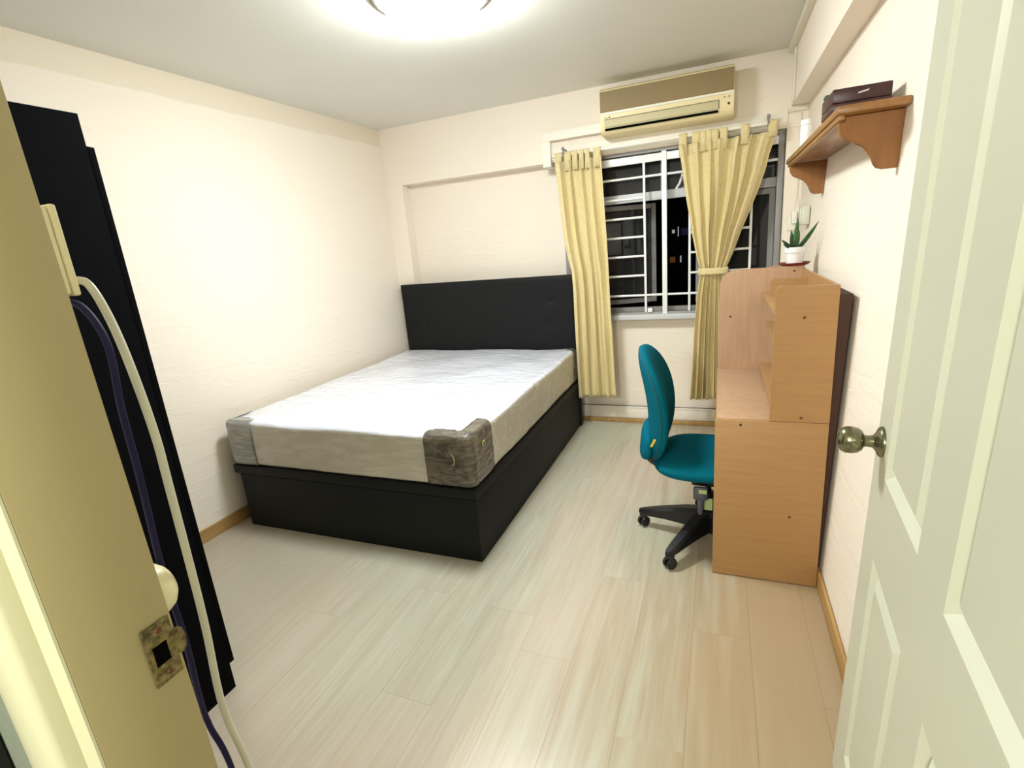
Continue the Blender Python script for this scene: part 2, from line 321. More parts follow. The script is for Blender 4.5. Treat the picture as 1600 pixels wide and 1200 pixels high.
# casing on the corridor side: flat strip, rounded moulding
bm = B()
pr = [(JX-.0005, YC), (JX-.001, YC-.003), (1.868, YC-.003), (1.866, YC-.018)]
pr += [(1.866-.042*(1-math.cos(t))-.0, YC-.018-.013*math.sin(t)) for t in [i*math.pi/10 for i in range(1, 10)]]
pr += [(1.78, YC-.008), (1.78, YC)]
prism(bm, pr, 2, 0, DZ+.05); obj('casing', bm, M['casing'], dfm, smooth=True)
bm = B(); box(bm, HX, HX+.07, YC-.016, YC, 0, DZ+.05, bev=.004); obj('casing', bm, M['frame'], dfm, smooth=True)
bm = B(); box(bm, JX-.04, HX+.07, YC-.016, YC, DZ, DZ+.07, bev=.004); obj('casing', bm, M['frame'], dfm, smooth=True)
for o_j in [dfm]+list(dfm.children):
    for v in o_j.data.vertices:
        if v.co.x < 2.3: v.co.x += (1.25-v.co.z)*.016
# strike plate let into the jamb
st = thing('strike_plate', (JX, -3.55, .967), 'worn brass strike plate with a square latch hole on the door frame', 'lock plate')
bm = B(); X = JX+.0005+.283*.016+.0008
y0, y1, z0, z1 = -3.573, -3.536, .922, 1.012; hy0, hy1, hz0, hz1 = -3.566, -3.546, .950, .981
for b_ in ((y0, hy0, z0, z1), (hy1, y1, z0, z1), (hy0, hy1, z0, hz0), (hy0, hy1, hz1, z1)): box(bm, X, X+.0018, *b_)
obj('plate', bm, M['strike'], st)
bm = B(); prism(bm, [(-3.536, .948), (-3.536, .985), (-3.529, .988), (-3.5235, .982), (-3.521, .966), (-3.5235, .952), (-3.529, .946)], 0, X, X+.0018); obj('lip', bm, M['strike'], st)
boxes('latch_hole', [(X, X+.0006, hy0+.0003, hy1-.0003, hz0+.0003, hz1-.0003)], M['dark'], st)
for z in (.934, 1.0):
    bm = B(); lathe(bm, [(.004, 0), (.0035, .0012), (0, .0014)], (X+.0018, -3.553, z), (1, 0, 0), 12); obj('screw', bm, M['screw'], st)

# ------------------------------------------------------------------ window
wn = bpy.data.objects.new('window_1', None); C.objects.link(wn); wn.location = (2.24, .08, .86); wn.matrix_world = Matrix.Translation((2.24, .08, .86)); struct(wn)
fw = .035
boxes('window_frame', [(WX0, WX1, .035, .10, WZ0, WZ0+.05), (WX0, WX1, .035, .10, WZ1-.03, WZ1), (WX0, WX0+fw, .035, .10, WZ0+.05, WZ1-.03), (WX1-fw, WX1, .035, .10, WZ0+.05, WZ1-.03)], M['alu_dark'], wn, bev=.002)
boxes('sill_rail', [(WX0, WX1, .02, .035, WZ0-.006, WZ0+.034)], M['alu'], wn, bev=.002)
boxes('mullion', [(2.222, 2.256, .028, .062, WZ0+.034, WZ1-.03)], M['grille'], wn, bev=.003)
boxes('top_rail', [(WX0+fw, 2.222, .036, .060, 1.955, 2.005), (2.256, WX1-fw, .036, .060, 1.955, 2.005)], M['grille'], wn, bev=.002)
bars = []
for xv in (2.10, 2.409, 2.80): boxes('grille_upright', [(xv-.008, xv+.008, .040, .056, WZ0+.05, 1.955)], M['grille'], wn, bev=.002)
boxes('grille_upright', [(1.66, 1.676, .040, .056, WZ0+.05, 1.955)], M['grille'], wn, bev=.002)
def gbar(xa, xb, z):
    bm = B(); tube(bm, [(xa, .049, z), (xb, .049, z)], .0085, 10); obj('grille_bar', bm, M['grille'], wn, smooth=True)
for z in (1.864, 1.725, 1.592, 1.457, 1.319, 1.178, 1.031):
    full = z in (1.864, 1.725, 1.031)
    if z == 1.725: gbar(WX0+fw, 2.092, z); gbar(2.417, 2.792, z)
    elif full: gbar(WX0+fw, 2.222, z); gbar(2.256, WX1-fw, z)
    else: gbar(WX0+fw, 2.092, z); gbar(2.417, 2.792, z)
boxes('catch', [(2.115, 2.15, .022, .04, .905, .935)], M['grille'], wn, bev=.002)
# outer lights behind the grille
boxes('transom', [(WX0, WX1, .14, .175, 1.705, 1.765)], M['alu'], wn, bev=.002)
boxes('outer_frame', [(WX0, WX1, .14, .175, WZ0, .93), (WX0, WX1, .14, .175, 1.975, WZ1), (WX0, WX0+.03, .14, .175, .93, 1.975), (WX1-.03, WX1, .14, .175, .93, 1.975), (2.205, 2.235, .14, .175, 1.765, 1.975)], M['alu_dark'], wn)
boxes('pane', [(WX0+.03, 2.205, .155, .160, 1.765, 1.975)], M['glass'], wn)
boxes('pane', [(2.235, WX1-.03, .155, .160, 1.765, 1.975)], M['glass'], wn)
def casement(hx, ang, wd, sgn):
    R = Matrix.Translation((hx, .16, 0)) @ Matrix.Rotation(math.radians(ang), 4, 'Z')
    bm = B(); f = .035; z0, z1 = .94, 1.70
    xs = sorted((0, sgn*wd))
    for b_ in ((xs[0], xs[1], -.012, .012, z0, z0+f), (xs[0], xs[1], -.012, .012, z1-f, z1), (xs[0], xs[0]+f, -.012, .012, z0+f, z1-f), (xs[1]-f, xs[1], -.012, .012, z0+f, z1-f)): box(bm, *b_)
    bmesh.ops.transform(bm, matrix=R, verts=bm.verts); c = obj('casement', bm, M['alu_dark'], wn)
    bm = B(); box(bm, xs[0]+f, xs[1]-f, -.003, .003, z0+f, z1-f); bmesh.ops.transform(bm, matrix=R, verts=bm.verts); obj('pane', bm, M['glass'], c)
casement(1.53, 24, .66, 1)
casement(2.95, -14, .52, -1)
bm = B(); tube(bm, [(2.31, .150, 1.765), (2.335, .145, 1.80), (2.355, .140, 1.86)], .009, 8); obj('casement_stay', bm, M['grille'], wn)

# ------------------------------------------------------------------ bed
bed = thing('bed', (.8, -1.03, 0), 'black faux-leather double storage bed with tufted headboard', 'bed')
bm = B(); nx, nz_ = 90, 70; hx0, hx1, hz1, yf, yb = .022, 1.583, 1.222, -.068, -.008
dim = [(.24, 1.03), (.24, .85), (1.387, 1.033), (1.32+.05, .85)]
grid = {}
for i in range(nx+1):
    for j in range(nz_+1):
        X_ = hx0+(hx1-hx0)*i/nx; Z_ = hz1*j/nz_
        d = 0
        for (dx, dz) in dim:
            r = math.hypot(X_-dx, Z_-dz); d += .014*math.exp(-(r/.035)**2)+.004*math.exp(-(r/.11)**2)
        e = min(X_-hx0, hx1-X_, hz1-Z_, .03)/.03; rnd = .012*(1-math.sqrt(max(0, 1-(1-e)**2)))
        grid[i, j] = bm.verts.new((X_, yf+rnd+d*(1 if e >= 1 else e), Z_))
for i in range(nx):
    for j in range(nz_): bm.faces.new((grid[i, j], grid[i+1, j], grid[i+1, j+1], grid[i, j+1]))
loop = [grid[i, 0] for i in range(nx+1)]+[grid[nx, j] for j in range(1, nz_+1)]+[grid[i, nz_] for i in range(nx-1, -1, -1)]+[grid[0, j] for j in range(nz_-1, 0, -1)]
back = [bm.verts.new((v.co.x, yb, v.co.z)) for v in loop]
for k in range(len(loop)): bm.faces.new((loop[k], loop[(k+1) % len(loop)], back[(k+1) % len(loop)], back[k]))
bm.faces.new(back)
hb = obj('headboard', bm, M['black'], bed, smooth=True)
for dx, dz in dim:
    bm = B(); lathe(bm, [(.011, 0), (.010, .003), (.006, .0055), (0, .0062)], (dx, yf+.0175, dz), (0, -1, 0), 16); obj('button', bm, M['black'], hb, smooth=True)
boxes('base_box', [(.055, 1.572, -1.990, -.070, 0.0, .332)], M['black'], bed, bev=.006)
boxes('lid', [(.022, 1.582, -2.000, -.070, .336, .388)], M['black'], bed, bev=.009)
# mattress: a rounded box, finely divided, with small wrinkles
MX0, MX1, MY0, MY1, MZ0, MZ1, MR = .030, 1.575, -1.993, -.078, .3895, .652, .028
def rounded_box(x0, x1, y0, y1, z0, z1, r, step, infl=0, seed=0, wr=.003, keep=None):
    bm = bmesh.new(); ver = {}
    nx = int((x1-x0)/step); ny = int((y1-y0)/step); nz = max(2, int((z1-z0)/step))
    def V(i, j, k):
        if (i, j, k) in ver: return ver[i, j, k]
        # denser near the edges
        p = Vector((x0+(x1-x0)*i/nx, y0+(y1-y0)*j/ny, z0+(z1-z0)*k/nz))
        q = Vector((min(max(p.x, x0+r), x1-r), min(max(p.y, y0+r), y1-r), min(max(p.z, z0+r), z1-r)))
        n = (p-q); n = n.normalized() if n.length > 1e-6 else Vector((0, 0, 1))
        s = q+n*(r+infl)
        w = noise.noise(Vector((s.x*3.1+seed, s.y*5.3, s.z*4)))*wr*1.6+noise.noise(Vector((s.x*11, s.y*17+seed, s.z*13)))*wr*.7
        sag = 0
        if s.z > z1-.05: sag = -.004*math.sin(s.x*9)*math.sin(s.y*7)
        s = s+n*w+Vector((0, 0, sag if s.z > z0+.03 else 0))
        if s.z < z0-infl: s.z = z0-infl*0
        ver[i, j, k] = bm.verts.new(s); return ver[i, j, k]
    def F(*q):
        if keep:
            c = Vector(((sum(a[0] for a in q)/4/nx)*(x1-x0)+x0, (sum(a[1] for a in q)/4/ny)*(y1-y0)+y0, (sum(a[2] for a in q)/4/nz)*(z1-z0)+z0))
            if not keep(c): return
        bm.faces.new([V(*a) for a in q])
    for i in range(nx):
        for j in range(ny):
            F((i, j, nz), (i+1, j, nz), (i+1, j+1, nz), (i, j+1, nz)); F((i, j, 0), (i, j+1, 0), (i+1, j+1, 0), (i+1, j, 0))
    for i in range(nx):
        for k in range(nz):
            F((i, 0, k), (i+1, 0, k), (i+1, 0, k+1), (i, 0, k+1)); F((i, ny, k), (i, ny, k+1), (i+1, ny, k+1), (i+1, ny, k))
    for j in range(ny):
        for k in range(nz):
            F((0, j, k), (0, j, k+1), (0, j+1, k+1), (0, j+1, k)); F((nx, j, k), (nx, j+1, k), (nx, j+1, k+1), (nx, j, k+1))
    return bm
mt = obj('mattress', rounded_box(MX0, MX1, MY0, MY1, MZ0, MZ1, MR, .0135), M['mattress'], smooth='all')
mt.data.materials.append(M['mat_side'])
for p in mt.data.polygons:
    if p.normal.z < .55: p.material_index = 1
tag(mt, 'white mattress still wrapped in clear plastic on the black bed', 'mattress')
def protector(name_label, sx, sy, m, wx, wy, dx=.06, dy=.06, thick=.003):
    cx = MX1 if sx > 0 else MX0; cy = MY1 if sy > 0 else MY0
    def keep(c):
        ax = abs(c.x-cx); ay = abs(c.y-cy)
        wob = .012*noise.noise(c*9)
        if ax > wx+wob or ay > wy+wob: return False
        if c.z < MZ0+.006: return False
        if c.z > MZ1-.001:
            a, b = ax-dx, ay-dy
            if a > 0 and b > 0: return False
            # flaps on top narrow to a scalloped edge
            if ax > dx and ay > dy*(.55+.45*math.sin(min(1, (ax-dx)/(wx-dx))*math.pi*.8+.3)): return False
            if ay > dy and ax > dx*1.15: return False
        return True
    bm = rounded_box(MX0, MX1, MY0, MY1, MZ0, MZ1, MR, .0135, infl=.0035, keep=keep)
    bm.verts.ensure_lookup_table()
    for v in [v for v in bm.verts if not v.link_faces]: bm.verts.remove(v)
    for v in bm.verts:
        n = Vector((v.co.x-(MX0+MX1)/2, 0, 0)); w = noise.noise(v.co*38)*.0022+.001
        d = Vector((1 if abs(v.co.x-cx) < .02 and sx > 0 else (-1 if abs(v.co.x-cx) < .02 else 0), 1 if abs(v.co.y-cy) < .02 and sy > 0 else (-1 if abs(v.co.y-cy) < .02 else 0), 1 if v.co.z > MZ1-.01 else 0))
        if d.length: v.co += d.normalized()*w
    o = obj('corner_protector', bm, m, mt, smooth='all', label=name_label)
    s = o.modifiers.new('thickness', 'SOLIDIFY'); s.thickness = .0015; s.offset = 1
    return o
p1 = protector('dark crinkled plastic corner wrap with pale green mark', 1, -1, M['prot_dark'], .245, .23, .065, .07)
protector('grey plastic corner wrap', -1, -1, M['prot_grey'], .19, .16, .04, .05)
protector('black corner wrap', 1, 1, M['prot_dark'], .07, .09, .05, .06)
bm = B(); tube(bm, [(1.478+.012*math.sin(t)-.0, MY0-.0085, .535+.026*math.cos(t)) for t in [i*math.pi/8 for i in range(9)]], .0028, 6); obj('printed_mark', bm, M['mark'], p1)
bm = B(); tube(bm, [(MX1+.0085, -1.865-.016*math.cos(t), .565+.022*math.sin(t)) for t in [i*math.pi/8 for i in range(9)]], .0028, 6); obj('printed_mark', bm, M['mark'], p1)

# ------------------------------------------------------------------ desk with hutch
desk = thing('desk', (2.8, -1.38, 0), 'light beech laminate study desk with shelved hutch against the right wall', 'desk')
DXF, DXB, DN, DF, DT, TH = 2.605, 3.005, -1.798, -.952, .719, .018
sp = boxes('side_panel', [(DXF, DXB, DN, DN+TH, .004, DT)], M['desk'], desk, bev=.0012)
boxes('side_panel', [(DXF, DXB, DF, DF+TH, .004, DT)], M['desk'], desk, bev=.0012)
boxes('desktop', [(DXF+.004, DXB-.06, DN+TH, DF, DT-.02, DT-.001)], M['desk_pink'], desk, bev=.001)
boxes('modesty_panel', [(DXB-.12, DXB-.105, DN+TH, DF, .25, DT-.02)], M['desk'], desk)
def arc(cx, cz, r, a0, a1, n=10): return [(cx+r*math.cos(math.radians(a0+(a1-a0)*i/n)), cz+r*math.sin(math.radians(a0+(a1-a0)*i/n))) for i in range(n+1)]
bm = B(); r = .02; x0 = 2.803
prism(bm, [(DXB, DT+.002), (DXB, 1.238)]+arc(x0+r, 1.242-r, r, 90, 180)+[(x0, DT+.002)], 1, DN, DN+TH); sp2 = obj('hutch_end_panel', bm, M['desk'], desk)
bm = B(); r = .085; x0 = 2.612
prism(bm, [(DXB, DT), (DXB, 1.252)]+arc(x0+r, 1.250-r, r, 90, 180)+[(x0, DT)], 1, DF, DF+TH); fp = obj('hutch_end_panel', bm, M['desk_pink'], desk, label='tall end panel with rounded front corner')
bm = B(); r = .02; x0 = 2.838
prism(bm, [(DXB-.012, 1.128), (DXB-.012, 1.21)]+arc(x0+r, 1.212-r, r, 90, 180)+[(x0, 1.128)], 1, -1.158, -1.141); obj('divider', bm, M['desk'], desk)
for xf, z in ((2.816, 1.119), (2.836, .968), (2.816, .745)):
    boxes('shelf', [(xf, DXB-.012, DN+TH, DF, z-.009, z+.009)], M['desk'], desk, bev=.001)
boxes('shelf', [(2.86, DXB, DF+TH, -.80, 1.233, 1.250)], M['desk_pink'], desk)
boxes('back_panel', [(DXB-.012, DXB, DN+TH, DF, DT+.03, 1.238)], M['desk'], desk)
bm = B(); prism(bm, [(DXB+.001, .08), (XR-.005, .08), (XR+.032, 1.2), (DXB+.001, 1.2)], 1, DN+.03, DF); obj('gap_shade_filler', bm, M['gap_shade'], desk, label='dark filler painted as the shaded gap behind the desk')  # solid dark filler in place of the shaded gap to the wall
def cap(xx, yy, zz, par, m='screw'):
    bm = B(); lathe(bm, [(.0055, 0), (.005, .0012), (0, .0018)], (xx, yy, zz), (0, -1, 0), 12); obj('screw_cap', bm, M[m], par, smooth=True)
cap(2.90, DN, 1.125, sp2); cap(2.91, DN, .738, sp2); cap(2.70, DN, .700, sp, 'screw_dark'); cap(2.892, DN, .312, sp)
cap(2.668, DF, 1.005, fp, 'screw_dark'); cap(2.958, DF, 1.228, fp)

# ------------------------------------------------------------------ office chair
CX, CY = 2.58, -1.53
ch = thing('office_chair', (CX, CY, 0), 'teal fabric swivel office chair with black five-star base at the desk', 'chair')
def outline_cushion(name, cfun, hw, zc, hh, th, m, parent, nu=28, nv=28, power=2.6):
    """a padded super-ellipse cushion; cfun(s,t) gives centre-surface point and normal"""
    bm = B(); rings = []
    for side in (1, -1):
        rr = []
        for a in range(nu+1):
            rho = math.sin(a/nu*math.pi/2); ring = []
            for b_ in range(nv*2):
                th_ = 2*math.pi*b_/(nv*2); c, s = math.cos(th_), math.sin(th_)
                k = (abs(c)**power+abs(s)**power)**(-1/power)
                u = rho*k*c; v = rho*k*s; hgt = (max(0, 1-rho**4))**.5
                p, n = cfun(u*hw, v*hh)
                ring.append(p+n*(side*th*hgt))
            rr.append(ring)
        rings.append(rr)
    vv = []
    for si, rr in enumerate(rings):
        v_ = []
        for a, ring in enumerate(rr):
            if a == 0: v_.append([bm.verts.new(ring[0])])
            elif a == nu and si == 1: v_.append(vv[0][nu])
            else: v_.append([bm.verts.new(p) for p in ring])
        vv.append(v_)
    for v_ in vv:
        for a in range(nu):
            A, Bq = v_[a], v_[a+1]; n = nv*2
            for k in range(n):
                if len(A) == 1: bm.faces.new((A[0], Bq[k], Bq[(k+1) % n]))
                else: bm.faces.new((A[k], Bq[k], Bq[(k+1) % n], A[(k+1) % n]))
    return obj(name, bm, m, parent, smooth='all')
def back_surf(u, v):      # u sideways (y), v up
    z = .705+v
    t = (z-.42)/.57
    xx = 2.318+.035*math.sin(min(max(t, 0), 1)*math.pi*1.0)*1-.035*t**2+.018*(1-t)
    xx += .22*u*u/.2     # sides wrap forward
    n = Vector((1, -.5*u*4, -.02)).normalized()
    return Vector((xx, CY-.02+u, z)), n
outline_cushion('backrest', back_surf, .205, 0, .270, .044, M['teal'], ch)
bmt = B(); pts = []
for b_ in range(61):
    t_ = 2*math.pi*b_/60; c, s = math.cos(t_), math.sin(t_); k = (abs(c)**2.6+abs(s)**2.6)**(-1/2.6)
    p, n = back_surf(.203*k*c, .262*k*s); pts.append(p-n*.014)
tube(bmt, pts, .0045, 6); obj('piping', bmt, M['teal_d'], ch, smooth='all')
def shell_surf(u, v):
    z = .528+v; p, n = back_surf(u, z-.705); return p-n*.046, n
outline_cushion('back_shell', shell_surf, .15, 0, .085, .030, M['teal'], ch)
def seat_surf(u, v):      # u along x, v along y
    z = .428+.010*(abs(v)/.24)**2-.03*max(0, u/.23)**3
    return Vector((CX-.002+u, CY+v, z)), Vector((0, 0, 1))
outline_cushion('seat', seat_surf, .24, 0, .245, .050, M['teal'], ch, power=3.2)
bm = B(); tube(bm, smooth_path([(2.315, CY, .50), (2.30, CY, .44), (2.34, CY, .388), (2.46, CY, .375)], 5), .018, 10); obj('back_bracket', bm, M['blkplastic'], ch, smooth=True)
boxes('seat_plate', [(CX-.12, CX+.13, CY-.11, CY+.11, .368, .380)], M['blkplastic'], ch, bev=.004)
boxes('tilt_mechanism', [(CX-.075, CX+.08, CY-.055, CY+.055, .305, .368)], M['blkplastic'], ch, bev=.012)
bm = B(); lathe(bm, [(.014, 0), (.014, .12)], (CX, CY, .2)); lathe(bm, [(.026, 0), (.026, .17)], (CX, CY, .09), seg=24); obj('gas_column', bm, M['blkplastic'], ch, smooth=True)
boxes('column_sticker', [(CX-.02, CX+.02, CY-.0305, CY-.0270, .175, .235)], M['lime'], ch)
bm = B(); box(bm, CX-.065, CX+.0, CY-.085, CY-.06, .245, .315, bev=.012); box(bm, CX-.045, CX-.02, CY-.082, CY-.063, .17, .25, bev=.009); obj('adjuster_paddle', bm, M['greyplastic'], ch, smooth=True, label='grey adjuster paddle')
boxes('paddle_label', [(CX-.04, CX-.005, CY-.0865, CY-.0845, .285, .305)], M['lime'], ch)
bm = B(); box(bm, -.005, .005, -.002, .002, -.02, .02); bmesh.ops.transform(bm, matrix=Matrix.Translation((2.352, -1.742, .575)) @ Matrix.Rotation(.45, 4, 'Y'), verts=bm.verts); obj('side_tag', bm, M['yellowtag'], ch, label='small yellow tag')
bm = B(); lathe(bm, [(.030, 0), (.046, .01), (.046, .06), (.032, .085)], (CX, CY, .065), seg=28); obj('hub', bm, M['blkplastic'], ch, smooth=True)
a0 = math.atan2(-1.47-CY, 2.264-CX)
for k in range(5):
    a = a0+k*2*math.pi/5; R = Matrix.Translation((CX, CY, 0)) @ Matrix.Rotation(a, 4, 'Z')
    bm = B(); secs = []
    for s, w, zt, zb in ((.02, .036, .170, .065), (.10, .033, .158, .074), (.2, .028, .134, .076), (.29, .024, .107, .072), (.325, .019, .097, .072), (.340, .010, .092, .076)):
        secs.append([bm.verts.new(R @ Vector(q)) for q in ((s, -w, zb), (s, w, zb), (s, w, zt-.012), (s, w*.6, zt), (s, -w*.6, zt), (s, -w, zt-.012))])
    for A, Bq in zip(secs, secs[1:]):
        for i in range(6): bm.faces.new((A[i], A[(i+1) % 6], Bq[(i+1) % 6], Bq[i]))
    bm.faces.new(secs[0]); bm.faces.new(secs[-1][::-1])
    arm = obj('leg', bm, M['blkplastic'], ch, smooth=True)
    ca = a+.9*(1 if k % 2 else -1)+.4; c = R @ Vector((.318, 0, 0)); dv = Vector((math.cos(ca), math.sin(ca), 0))
    bm = B()
    for s in (-1, 1): lathe(bm, [(.012, -.008), (.025, -.007), (.0275, 0), (.025, .007), (.012, .008)], c+Vector((0, 0, .0275))+dv*s*.013, dv, 20)
    tube(bm, [c+Vector((0, 0, .0275))-dv*.02, c+Vector((0, 0, .0275))+dv*.02], .006, 8)
    wh = obj('caster', bm, M['blkplastic'], arm, smooth=True)
    bm = B(); lathe(bm, [(.013, 0), (.02, .006), (.021, .02), (.014, .028), (.006, .03)], c+Vector((0, 0, .048)), (0, 0, 1), 16); obj('caster_hood', bm, M['blkplastic'], arm, smooth=True)

# ------------------------------------------------------------------ wardrobe
wd = thing('wardrobe', (.55, -3.2, 0), 'tall black laminate wardrobe beside the door frame', 'wardrobe')
WY0, WYF = YN+.004, -2.912
boxes('side_panel', [(.982, 1.0, WY0, WYF, .0, 1.905)], M['ward'], wd, bev=.001)
boxes('side_panel', [(.10, .118, WY0, WYF, .0, 1.905)], M['ward'], wd, bev=.001)
boxes('top_panel', [(.118, .982, WY0, WYF, 1.885, 1.905)], M['ward'], wd)
boxes('plinth', [(.118, .982, -2.96, -2.93, 0, .08)], M['ward'], wd)
boxes('bottom_panel', [(.118, .982, WY0, WYF, .08, .098)], M['ward'], wd)
boxes('back_panel', [(.118, .982, WY0, WY0+.006, .098, 1.885)], M['ward'], wd)
for xa, xb in ((.102, .549), (.551, .998)):
    d = boxes('door', [(xa, xb, WYF+.002, WYF+.020, .10, 1.822)], M['ward'], wd, bev=.001)
    hxp = xb-.04 if xa < .3 else xa+.04
    bm = B(); lathe(bm, [(.006, 0), (.006, .012), (.013, .018), (.013, .024), (0, .026)], (hxp, WYF+.020, 1.0), (0, 1, 0), 16); obj('knob', bm, M['brass'], d, smooth=True)
bm = B(); prism(bm, [(WYF+.001, 1.824), (WYF+.022, 1.824), (WYF+.022, 1.832), (WYF+.001, 1.829)], 0, .551, .998); obj('door_edge_strip', bm, M['white_trim'], wd, label='thin white edging above the door')

# ------------------------------------------------------------------ wardrobe-side wall fittings and cables
sw = thing('switch_box', (1.767, YN, 1.5), 'yellowed white surface switch box on the wall by the door frame', 'switch')
boxes('back_box', [(1.722, 1.812, YN+.0005, -3.478, 1.449, 1.562)], M['plastic_y'], sw, bev=.004)
boxes('switch_plate', [(1.72, 1.814, -3.478, -3.469, 1.447, 1.564)], M['plastic_y'], sw, bev=.003)
boxes('rocker', [(1.755, 1.781, -3.469, -3.464, 1.48, 1.53)], M['plastic_y'], sw, bev=.002)
kn = thing('wall_fitting', (1.86, YN, 1.028), 'round white domed fitting on the wall below the switch box', 'wall fitting')
bm = B(); lathe(bm, [(.040, 0), (.041, .004), (.040, .013), (.036, .024), (.027, .032), (.014, .037), (0, .038)], (1.858, YN+.0005, 1.028), (0, 1, 0), 32); obj('dome', bm, M['plastic_y'], kn, smooth='all')
bm = B(); lathe(bm, [(.044, 0), (.044, .004), (.041, .005)], (1.858, YN+.0005, 1.028), (0, 1, 0), 32); obj('rim', bm, M['plastic_y'], kn, smooth=True)
bm = B(); tube(bm, smooth_path([(1.770, -3.474, 1.466), (1.786, -3.455, 1.467), (1.806, -3.452, 1.456), (1.828, -3.452, 1.408), (1.86, -3.462, 1.34), (1.88, -3.468, 1.25), (1.882, -3.47, 1.17), (1.878, -3.47, 1.02), (1.873, -3.47, .922), (1.853, -3.466, .757), (1.872, -3.462, .62), (1.885, -3.45, .3), (1.885, -3.44, .03), (1.84, -3.40, .008), (1.6, -3.42, .008)], 6), .0055, 10)
tag(obj('white_cable', bm, M['cable'], smooth='all'), 'white electrical cable hanging from the switch box down to the floor', 'cable')
bm = B(); tube(bm, smooth_path([(1.79, -3.484, 1.444), (1.835, -3.484, 1.43), (1.868, -3.487, 1.38), (1.862, -3.49, 1.293), (1.858, -3.49, 1.198), (1.846, -3.49, 1.05), (1.85, -3.49, .915), (1.842, -3.490, .80), (1.843, -3.488, .74), (1.862, -3.484, .64), (1.87, -3.482, .3), (1.86, -3.475, .012), (1.7, -3.46, .009)], 6), .0047, 10)
tag(obj('blue_cable', bm, M['cable_blue'], smooth='all'), 'navy blue cable hanging beside the white cable in front of the wardrobe', 'cable')

# ------------------------------------------------------------------ open panelled door
th = -.082; ex, ey = 2.951, -2.601; DL = .955; dt = .038
# local frame: u from free edge towards hinge, n towards the room side (-x), z up
U = Vector((math.sin(th), -math.cos(th), 0)); Nn = Vector((-math.cos(th), -math.sin(th), 0))
dr = bpy.data.objects.new('door_1', None); C.objects.link(dr); hp = Vector((ex, ey, 0))+U*DL
dr.matrix_world = Matrix.Translation((hp.x, hp.y, .006)); struct(dr)
def DW(u, n, z): return Vector((ex+(z-1.0)*.024, ey, 0))+U*u+Nn*n+Vector((0, 0, z))   # the leaf hangs a little out of plumb
us = [0, .118, .402, .548, .832, DL]; zs = [.006, .17, .735, .925, 1.93, 2.045]
bm = B(); vg = {}
def dv(u, n, z):
    k = (round(u, 5), round(n, 5), round(z, 5))
    if k not in vg: vg[k] = bm.verts.new(DW(u, n, z))
    return vg[k]
prof = [(0, 0), (.015, -.015), (.020, -.015), (.045, -.001)]   # moulding then raised field
panels = []
for i in range(5):
    for j in range(5):
        u0, u1, z0, z1 = us[i], us[i+1], zs[j], zs[j+1]
        if i in (1, 3) and j in (1, 3):
            prev = None
            for ins, dn in prof:
                ring = [(u0+ins, z0+ins), (u1-ins, z0+ins), (u1-ins, z1-ins), (u0+ins, z1-ins)]
                rv = [dv(a, dn, b) for a, b in ring]
                if prev:
                    for k in range(4): bm.faces.new((prev[k], prev[(k+1) % 4], rv[(k+1) % 4], rv[k]))
                prev = rv
            bm.faces.new(prev)
        else: bm.faces.new((dv(u0, 0, z0), dv(u1, 0, z0), dv(u1, 0, z1), dv(u0, 0, z1)))
bvs = [bm.verts.new(DW(a, -dt, b)) for a, b in ((0, zs[0]), (DL, zs[0]), (DL, zs[-1]), (0, zs[-1]))]
bm.faces.new(bvs)
for u_ in (us[0], us[-1]):
    colv = [dv(u_, 0, z) for z in zs]; b0, b1 = (bvs[0], bvs[3]) if u_ == 0 else (bvs[1], bvs[2]); bm.faces.new(colv+[b1, b0])
for z_ in (zs[0], zs[-1]):
    rowv = [dv(u, 0, z_) for u in us]; b0, b1 = (bvs[0], bvs[1]) if z_ == zs[0] else (bvs[3], bvs[2]); bm.faces.new(rowv+[b1, b0])
dleaf = obj('door_leaf', bm, M['door'], dr)
kp = DW(.055, 0, .985)
bm = B(); lathe(bm, [(.034, 0), (.034, .003), (.031, .008), (.020, .013), (.014, .018), (.0125, .030), (.015, .036)], kp, Nn, 36); kr = obj('rose', bm, M['brass'], dr, smooth=True)
bm = B(); lathe(bm, [(.013, .034), (.022, .038), (.028, .046), (.0305, .057), (.0295, .068), (.025, .077), (.016, .083), (.011, .0845), (.010, .0835), (0, .0835)], kp, Nn, 36, cap=False); obj('knob', bm, M['brass'], dr, smooth=True)
bm = B(); lathe(bm, [(.030, 0), (.029, .006), (.0145, .012), (.012, .022), (.022, .03), (.027, .045), (.022, .056), (0, .062)], DW(.055, -dt, .985), -Nn, 24); obj('knob', bm, M['brass'], dr, smooth=True)
for z in (.25, 1.05, 1.8):
    bm = B(); lathe(bm, [(.006, 0), (.006, .1)], DW(DL+.004, -.0, z), (0, 0, 1), 12); obj('hinge', bm, M['brass'], dr, smooth=True)

